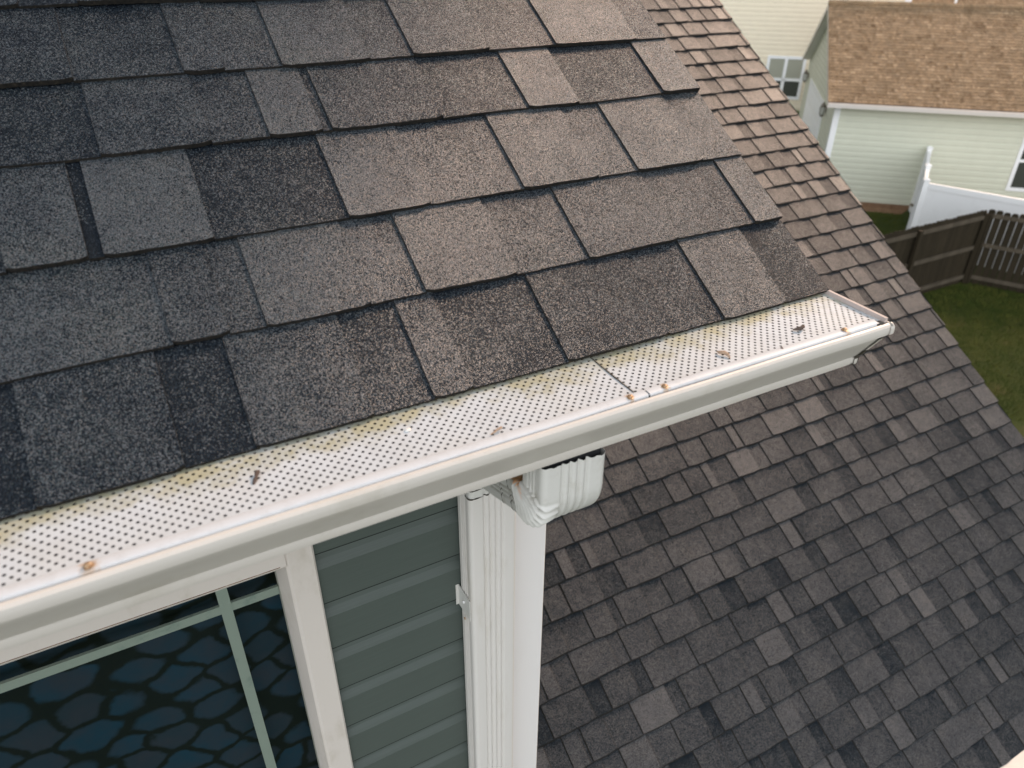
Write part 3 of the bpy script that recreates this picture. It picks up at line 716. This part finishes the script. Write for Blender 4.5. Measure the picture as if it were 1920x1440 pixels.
def pebble(dx, dy, r, mat, name, label):
    bm = bmesh.new(); bmesh.ops.create_icosphere(bm, subdivisions=2, radius=r); RR = random.Random(dx)
    for v in bm.verts: v.co *= RR.uniform(.8, 1.2); v.co.z *= .5
    me = bpy.data.meshes.new(name); bm.to_mesh(me); bm.free(); me.materials.append(mat)
    for p in me.polygons: p.use_smooth = True
    o = link(name, me, label=label, cat=name); o.location = (EX + dx, EY + dy, GZ + .0015)
pebble(-.7377, -.0381, .0038, M['stone'], 'pebble', 'white chip resting on the mossy part of the guard')
pebble(-.2030, -.0975, .0024, M['twigdark'], 'seed', 'dark round seed on the guard strip near the gutter end')

# ================================================================== neighbours, set on their own axes
AZ = math.radians(41.9)
W = Vector((math.cos(AZ), -math.sin(AZ), 0)); D = Vector((math.sin(AZ), math.cos(AZ), 0))
def wd(w, d, z=0.0): return W * w + D * d + ZV * (z + G)
def quad_box(mb, w0, w1, d0, d1, z0, z1, mi=0): mb.box(wd(w0, d0, z0), W * (w1 - w0), D * (d1 - d0), ZV * (z1 - z0), mi)

gar = thing('garage', wd(8, 28, -G), 'pale sage garage with a tan shingle roof and a white door on its gable side', 'garage')
C0 = 3.84; DW = 24.12; DW2 = 32.3; RZ = -2.24; EVZ = -4.40; WR = 14.0
mb = MB(); zb = -7.28
siding(mb, wd(0, DW, -G), W, -D, G + zb, G - 4.46, .165, lambda z: (C0, WR), .018)
mb.build('wall', [M['siding_n'], M['gap']], gar, label='long pale sage side wall')
slope = (RZ - EVZ) / 4.25
def gab(z):
    z -= G; top = (z - EVZ) / slope if z > EVZ else -1
    lo = DW if top < 0 else 23.82 + top + .1; hi = DW2 if top < 0 else 32.32 - top - .1
    return (lo, hi)
mb = MB(); siding(mb, wd(C0, 0, -G), D, -W, G + zb, G - 2.4, .165, gab, .018)
mb.build('wall', [M['siding_n'], M['gap']], gar, label='gable wall with the garage door')
mb = MB(); quad_box(mb, C0 + .02, WR, DW + .02, DW2, -7.4, -4.5); mb.build('wall_core', M['siding_n'], gar)
mb = MB(); quad_box(mb, C0 + .001, WR, DW - .015, DW + .02, -7.4, -7.27); mb.build('footing', M['soil'], gar)
mb = MB(); quad_box(mb, C0 - .03, C0 + .13, DW - .03, DW + .13, -7.3, -4.5); mb.build('corner_trim', M['white'], gar)
ang = math.atan(slope); SN = (D * math.cos(ang) + ZV * math.sin(ang)); NN = (ZV * math.cos(ang) - D * math.sin(ang))
R3 = random.Random(9); mb = MB(); ln = 4.25 / math.cos(ang); cs = []; s = 0
while s < ln - .02: cs.append((s, min(s + .143, ln), random_course(R3, 3.53, WR + .3, .5, .16, .6))); s += .143
shingles(mb, wd(0, 23.82, EVZ), W, SN, NN, cs, (3.53, WR + .3), step=.3, rag=.002, rnd=R3)
mb.box(wd(3.54, 23.83, EVZ - .03), W * (WR - 3.26), SN * (ln - .01), NN * .015, 1)
SF = (-D * math.cos(ang) + ZV * math.sin(ang))
mb.box(wd(3.54, 32.32, EVZ - .03), W * (WR - 3.26), SF * ln, (ZV * math.cos(ang) + D * math.sin(ang)) * .02, 0)
roofg = mb.build('roof', [M['shingle_tan'], M['edge']], gar, label='tan shingle garage roof')
mb = MB(); tube(mb, [wd(3.53 + i * .25, 28.07 + .01 * math.sin(i), RZ + .005) for i in range(44)], .085, 8); mb.build('ridge_cap', M['shingle_tan'], roofg)
# eave gutter, fascia, rake boards and soffit under the gable overhang
mb = MB(); quad_box(mb, 3.53, WR + .3, 23.72, 23.82, EVZ - .14, EVZ - .025); mb.build('gutter', M['casing'], gar, label='cream eave gutter of the garage')
mb = MB(); quad_box(mb, 3.56, WR + .3, 23.83, DW + .01, EVZ - .15, EVZ - .11); mb.build('soffit', M['casing'], gar)
mb = MB(); mb.box(wd(3.535, 23.82, EVZ - .19), W * .03, SN * ln, ZV * .155); mb.box(wd(3.535, 32.32, EVZ - .19), W * .03, SF * ln, ZV * .155)
mb.build('rake_board', M['casing'], gar)
mb = MB(); mb.box(wd(3.565, 23.83, EVZ - .10), W * .29, SN * (ln - .02), ZV * .02); mb.box(wd(3.565, 32.31, EVZ - .10), W * .29, SF * (ln - .02), ZV * .02)
mb.build('rake_soffit', M['white'], gar)
# door, trims
mb = MB(); quad_box(mb, C0 - .035, C0 + .02, 26.5, 30.65, -7.38, -5.06)
for k in range(4):
    for j in range(7):
        quad_box(mb, C0 - .045, C0 - .035, 26.62 + j * .58, 26.62 + j * .58 + .46, -7.3 + k * .57, -7.3 + k * .57 + .43)
door = mb.build('garage_door', M['white'], gar)
mb = MB(); quad_box(mb, C0 - .05, C0 + .02, 26.36, 26.5, -7.38, -4.92); quad_box(mb, C0 - .05, C0 + .02, 30.65, 30.79, -7.38, -4.92); quad_box(mb, C0 - .052, C0 + .02, 26.5, 30.65, -5.06, -4.92)
mb.build('door_trim', M['white'], door)
def lantern(d, label):
    mb = MB(); c = wd(C0 - .13, d, -5.02)
    tube(mb, [c + ZV * .10, c + ZV * .13, c + ZV * .22, c + ZV * .25], [.085, .09, .03, .012], 6)
    for k in range(6):
        a = math.pi / 3 * k; p = c + Vector((math.cos(a), math.sin(a), 0)) * .075; tube(mb, [p + ZV * -.13, p + ZV * .10 + Vector((math.cos(a), math.sin(a), 0)) * .02], .007, 4)
    tube(mb, [c - ZV * .13, c - ZV * .16, c - ZV * .20], [.085, .06, .015], 6)
    mb.box(wd(C0 - .06, d - .05, -5.08), W * .06, D * .1, ZV * .2)
    o = mb.build('lantern', M['metal'], gar, label=label)
    mb = MB(); tube(mb, [c - ZV * .125, c + ZV * .095], [.072, .088], 6); mb.build('lantern_glass', M['lampglass'], o)
lantern(25.75, 'lantern near the garage corner'); lantern(31.75, 'lantern on the far side of the garage door')
# side window
mb = MB(); x0, x1, z0, z1 = 8.90, 10.1, -6.62, -4.95
for a in ((x0, x0 + .10, z0, z1), (x1 - .1, x1, z0, z1), (x0 + .1, x1 - .1, z0, z0 + .10), (x0 + .1, x1 - .1, z1 - .1, z1), (x0 + .1, x1 - .1, -5.80, -5.72)):
    quad_box(mb, a[0], a[1], DW - .045, DW + .02, a[2], a[3])
wn = mb.build('window', M['white'], gar)
mb = MB(); quad_box(mb, x0 + .09, x1 - .09, DW - .02, DW - .016, z0 + .09, z1 - .09); mb.build('pane', M['pane_n'], wn)

# cream house behind --------------------------------------------------------
ch = thing('cream_house', wd(2, 34, -G), 'cream lap-sided house behind the garage with a white framed window', 'house')
DC = 33.2
mb = MB(); siding(mb, wd(0, DC, -G), W, -D, .1, G + 3.0, .165, lambda z: (-8, 6.88), .02); mb.build('wall', [M['siding_c'], M['gap']], ch)
mb = MB(); quad_box(mb, -8, 6.86, DC + .01, DC + 8, -7.4, 3.0); mb.build('wall_core', M['siding_c'], ch)
mb = MB(); quad_box(mb, 6.80, 7.02, DC - .06, DC + .1, -7.4, 3.0); mb.build('corner_trim', M['white'], ch)
R4 = random.Random(12); mb = MB(); an = math.radians(32); SC_ = D * math.cos(an) + ZV * math.sin(an); NC = ZV * math.cos(an) - D * math.sin(an)
cs = [(i * .143, i * .143 + .143, random_course(R4, 6.9, 17, .5, .15, .6)) for i in range(34)]
shingles(mb, wd(0, DC - .3, -3.6), W, SC_, NC, cs, (7.0, 17), step=.4, rag=.002, rnd=R4)
rc_ = mb.build('roof', [M['shingle_tan'], M['edge']], ch, label='tan roof of the low wing')
mb = MB(); tube(mb, [wd(8.8, DC + 1.15, -2.8), wd(8.8, DC + 1.15, -2.15)], .05, 10); mb.build('vent_pipe', M['white'], rc_)
mb = MB(); quad_box(mb, 6.9, 17, DC, DC + 6, -7.4, -3.7); mb.build('wall', [M['siding_c'], M['gap']], ch, label='wall of the low wing')
mb = MB(); x0, x1, z0, z1 = 2.34, 3.80, -6.12, -4.53
for a in ((x0, x0 + .11, z0, z1), (x1 - .11, x1, z0, z1), (x0 + .11, x1 - .11, z0, z0 + .11), (x0 + .11, x1 - .11, z1 - .11, z1), (x0 + .11, x1 - .11, -5.44, -5.34), (3.0, 3.12, z0 + .11, z1 - .11)):
    quad_box(mb, a[0], a[1], DC - .06, DC + .02, a[2], a[3])
wn = mb.build('window', M['white'], ch)
mb = MB(); quad_box(mb, x0 + .1, x1 - .1, DC - .03, DC - .026, -5.40, z1 - .1); mb.build('pane', M['pane_c'], wn)
mb = MB(); quad_box(mb, x0 + .1, x1 - .1, DC - .03, DC - .026, z0 + .1, -5.402); mb.build('pane', M['pane_n'], wn)

# white vinyl fence ---------------------------------------------------------
wf = thing('vinyl_fence', wd(5.78, 20.58, -G), 'white vinyl privacy fence with capped posts between garage and wooden fence', 'fence')
TW = -5.60
def vposts(p): return wd(p[0], p[1], 0)
def vrun(a, b, name, ztop):
    A, B = wd(a[0], a[1], -7.38), wd(b[0], b[1], -7.38); u = (B - A); L = u.length; u.normalize(); nrm = Vector((-u.y, u.x, 0))
    h = ztop + 7.38
    mb = MB(); mb.box(A - nrm * .02, u * L, nrm * .04, ZV * (h - .14)); n = int(L / .15)
    for k in range(n): mb.box(A + u * (k * .15 + .004) - nrm * .024, u * .142, nrm * .048, ZV * (h - .142))
    mb.build('fence_panel', M['white'], wf)
    mb = MB(); mb.box(A - nrm * .04 + ZV * (h - .14), u * L, nrm * .08, ZV * .14); mb.build('rail', M['white'], wf)
def vpost(p, top):
    mb = MB(); c = wd(p[0], p[1], -7.4); r = .064
    mb.box(c - W * r - D * r, W * 2 * r, D * 2 * r, ZV * (top + 7.4)); q = c + ZV * (top + 7.4)
    mb.box(q - W * .078 - D * .078, W * .156, D * .156, ZV * .025)
    b = [q + W * sx * .07 + D * sy * .07 + ZV * .025 for sx, sy in ((-1, -1), (1, -1), (1, 1), (-1, 1))]; ap = q + ZV * .07
    for k in range(4): mb.face([b[k], b[(k + 1) % 4], ap])
    mb.build('post', M['white'], wf)
PA, PB, PC, PE = (5.78, 20.58), (6.11, 21.99), (6.56, 23.95), (9.6, 18.9)
vrun(PA, PB, 'a', TW); vrun(PB, PC, 'b', TW); vrun(PA, PE, 'c', TW)
for p in (PA, PB, PC, PE): vpost(p, TW + .06)
mb = MB(); c = wd(5.70, 20.95, -6.35); mb.box(c, W * .06, D * .14, ZV * .05); mb.build('latch', M['metal'], wf)

# wooden fence ---------------------------------------------------------------
wo = thing('wooden_fence', wd(6.72, 18.65, -G), 'dark weathered wooden picket fence around the lawn', 'fence')
def wrun(a, b, gap, rails, seed, side=1, w=.135):
    A, B = wd(a[0], a[1], -7.38), wd(b[0], b[1], -7.38); u = (B - A); L = u.length; u.normalize(); nrm = Vector((-u.y, u.x, 0)) * side
    RR = random.Random(seed); mb = MB(); x = 0
    while x < L:
        h = 1.79 + RR.uniform(-.012, .012); o = A + u * x + nrm * .03; ww = w; t = .018
        prof = [(0, 0), (ww, 0), (ww, h - .035), (ww - .03, h), (.03, h), (0, h - .035)]
        P0_ = [o + u * p[0] + ZV * p[1] for p in prof]; P1_ = [p + nrm * t for p in P0_]
        mb.face(P0_); mb.face(P1_[::-1])
        for k in range(6): mb.face([P0_[k], P1_[k], P1_[(k + 1) % 6], P0_[(k + 1) % 6]])
        x += ww + gap
    mb.build('picket_panel', M['wood'], wo)
    for z in rails:
        mb = MB(); mb.box(A + ZV * z - nrm * .012, u * L, nrm * .04, ZV * .09); mb.build('rail', M['rail'], wo)
    n = max(1, round(L / 2.4))
    for k in range(n + 1):
        mb = MB(); c = A + u * (L * k / n); mb.box(c - u * .045 - nrm * .10, u * .09, nrm * .088, ZV * 1.72); mb.build('post', M['rail'] if k == 99 else M['wood'], wo)
K0 = (6.72, 18.65)
wrun(K0, (6.72 - .745 * 7.2, 18.65 - .667 * 7.2), .004, (1.58, .85, .12), 1, -1)
wrun(K0, (6.72 + 3.3, 18.65 - 1.05), .014, (1.62, .92, .12), 2, 1, .14)
# soil strip, grass blades, shrub ---------------------------------------------
mb = MB()
prof = [(4.0, 23.75), (5.0, 23.6), (6.2, 23.55), (6.5, 24.1), (3.9, 24.1)]
mb.face([wd(a, b, -7.396) for a, b in prof]); mb.build('soil_bed', M['soil'], kind='structure', label='strip of bare red soil along the garage wall')
mb = MB(); R5 = random.Random(8)
for _ in range(45000):
    t = R5.random()
    if t < .8: p = wd(R5.uniform(4.2, 9.0), R5.uniform(12.5, 18.6), -G)
    else: p = wd(R5.uniform(3.5, 6.2), R5.uniform(19.0, 23.6), -G)
    a = R5.uniform(0, 6.28); h = R5.uniform(.03, .075); d = Vector((math.cos(a), math.sin(a), 0)); s_ = d.orthogonal().normalized() * .006
    mb.face([p - s_, p + s_, p + d * h * .6 + ZV * h])
mb.build('grass', M['blade'], kind='stuff', label='short grass on the fenced lawn', cat='grass')
def shrub(c, r, h, label):
    root = thing('shrub', c, label, 'shrub'); RR = random.Random(6); mb = MB()
    for _ in range(700):
        v = Vector((RR.gauss(0, 1), RR.gauss(0, 1), RR.gauss(0, 1))).normalized() * RR.uniform(.55, 1) ** .5
        p = c + Vector((v.x * r, v.y * r, h * .55 + v.z * h * .5)); n = Vector((RR.gauss(0, 1), RR.gauss(0, 1), RR.gauss(.6, 1))).normalized(); a = n.orthogonal().normalized() * .05; b = n.cross(a) * .5
        mb.face([p - a, p + b, p + a, p - b])
    mb.build('foliage', M['leaf'], root)
    mb = MB()
    for k in range(6):
        a = k * 1.05; tube(mb, [c, c + Vector((math.cos(a) * r * .4, math.sin(a) * r * .4, h * .6))], [.02, .008], 5)
    mb.build('stem', M['wood'], root)
shrub(wd(3.75, 32.55, -G), .42, .95, 'small yellow-green shrub under the window of the cream house')
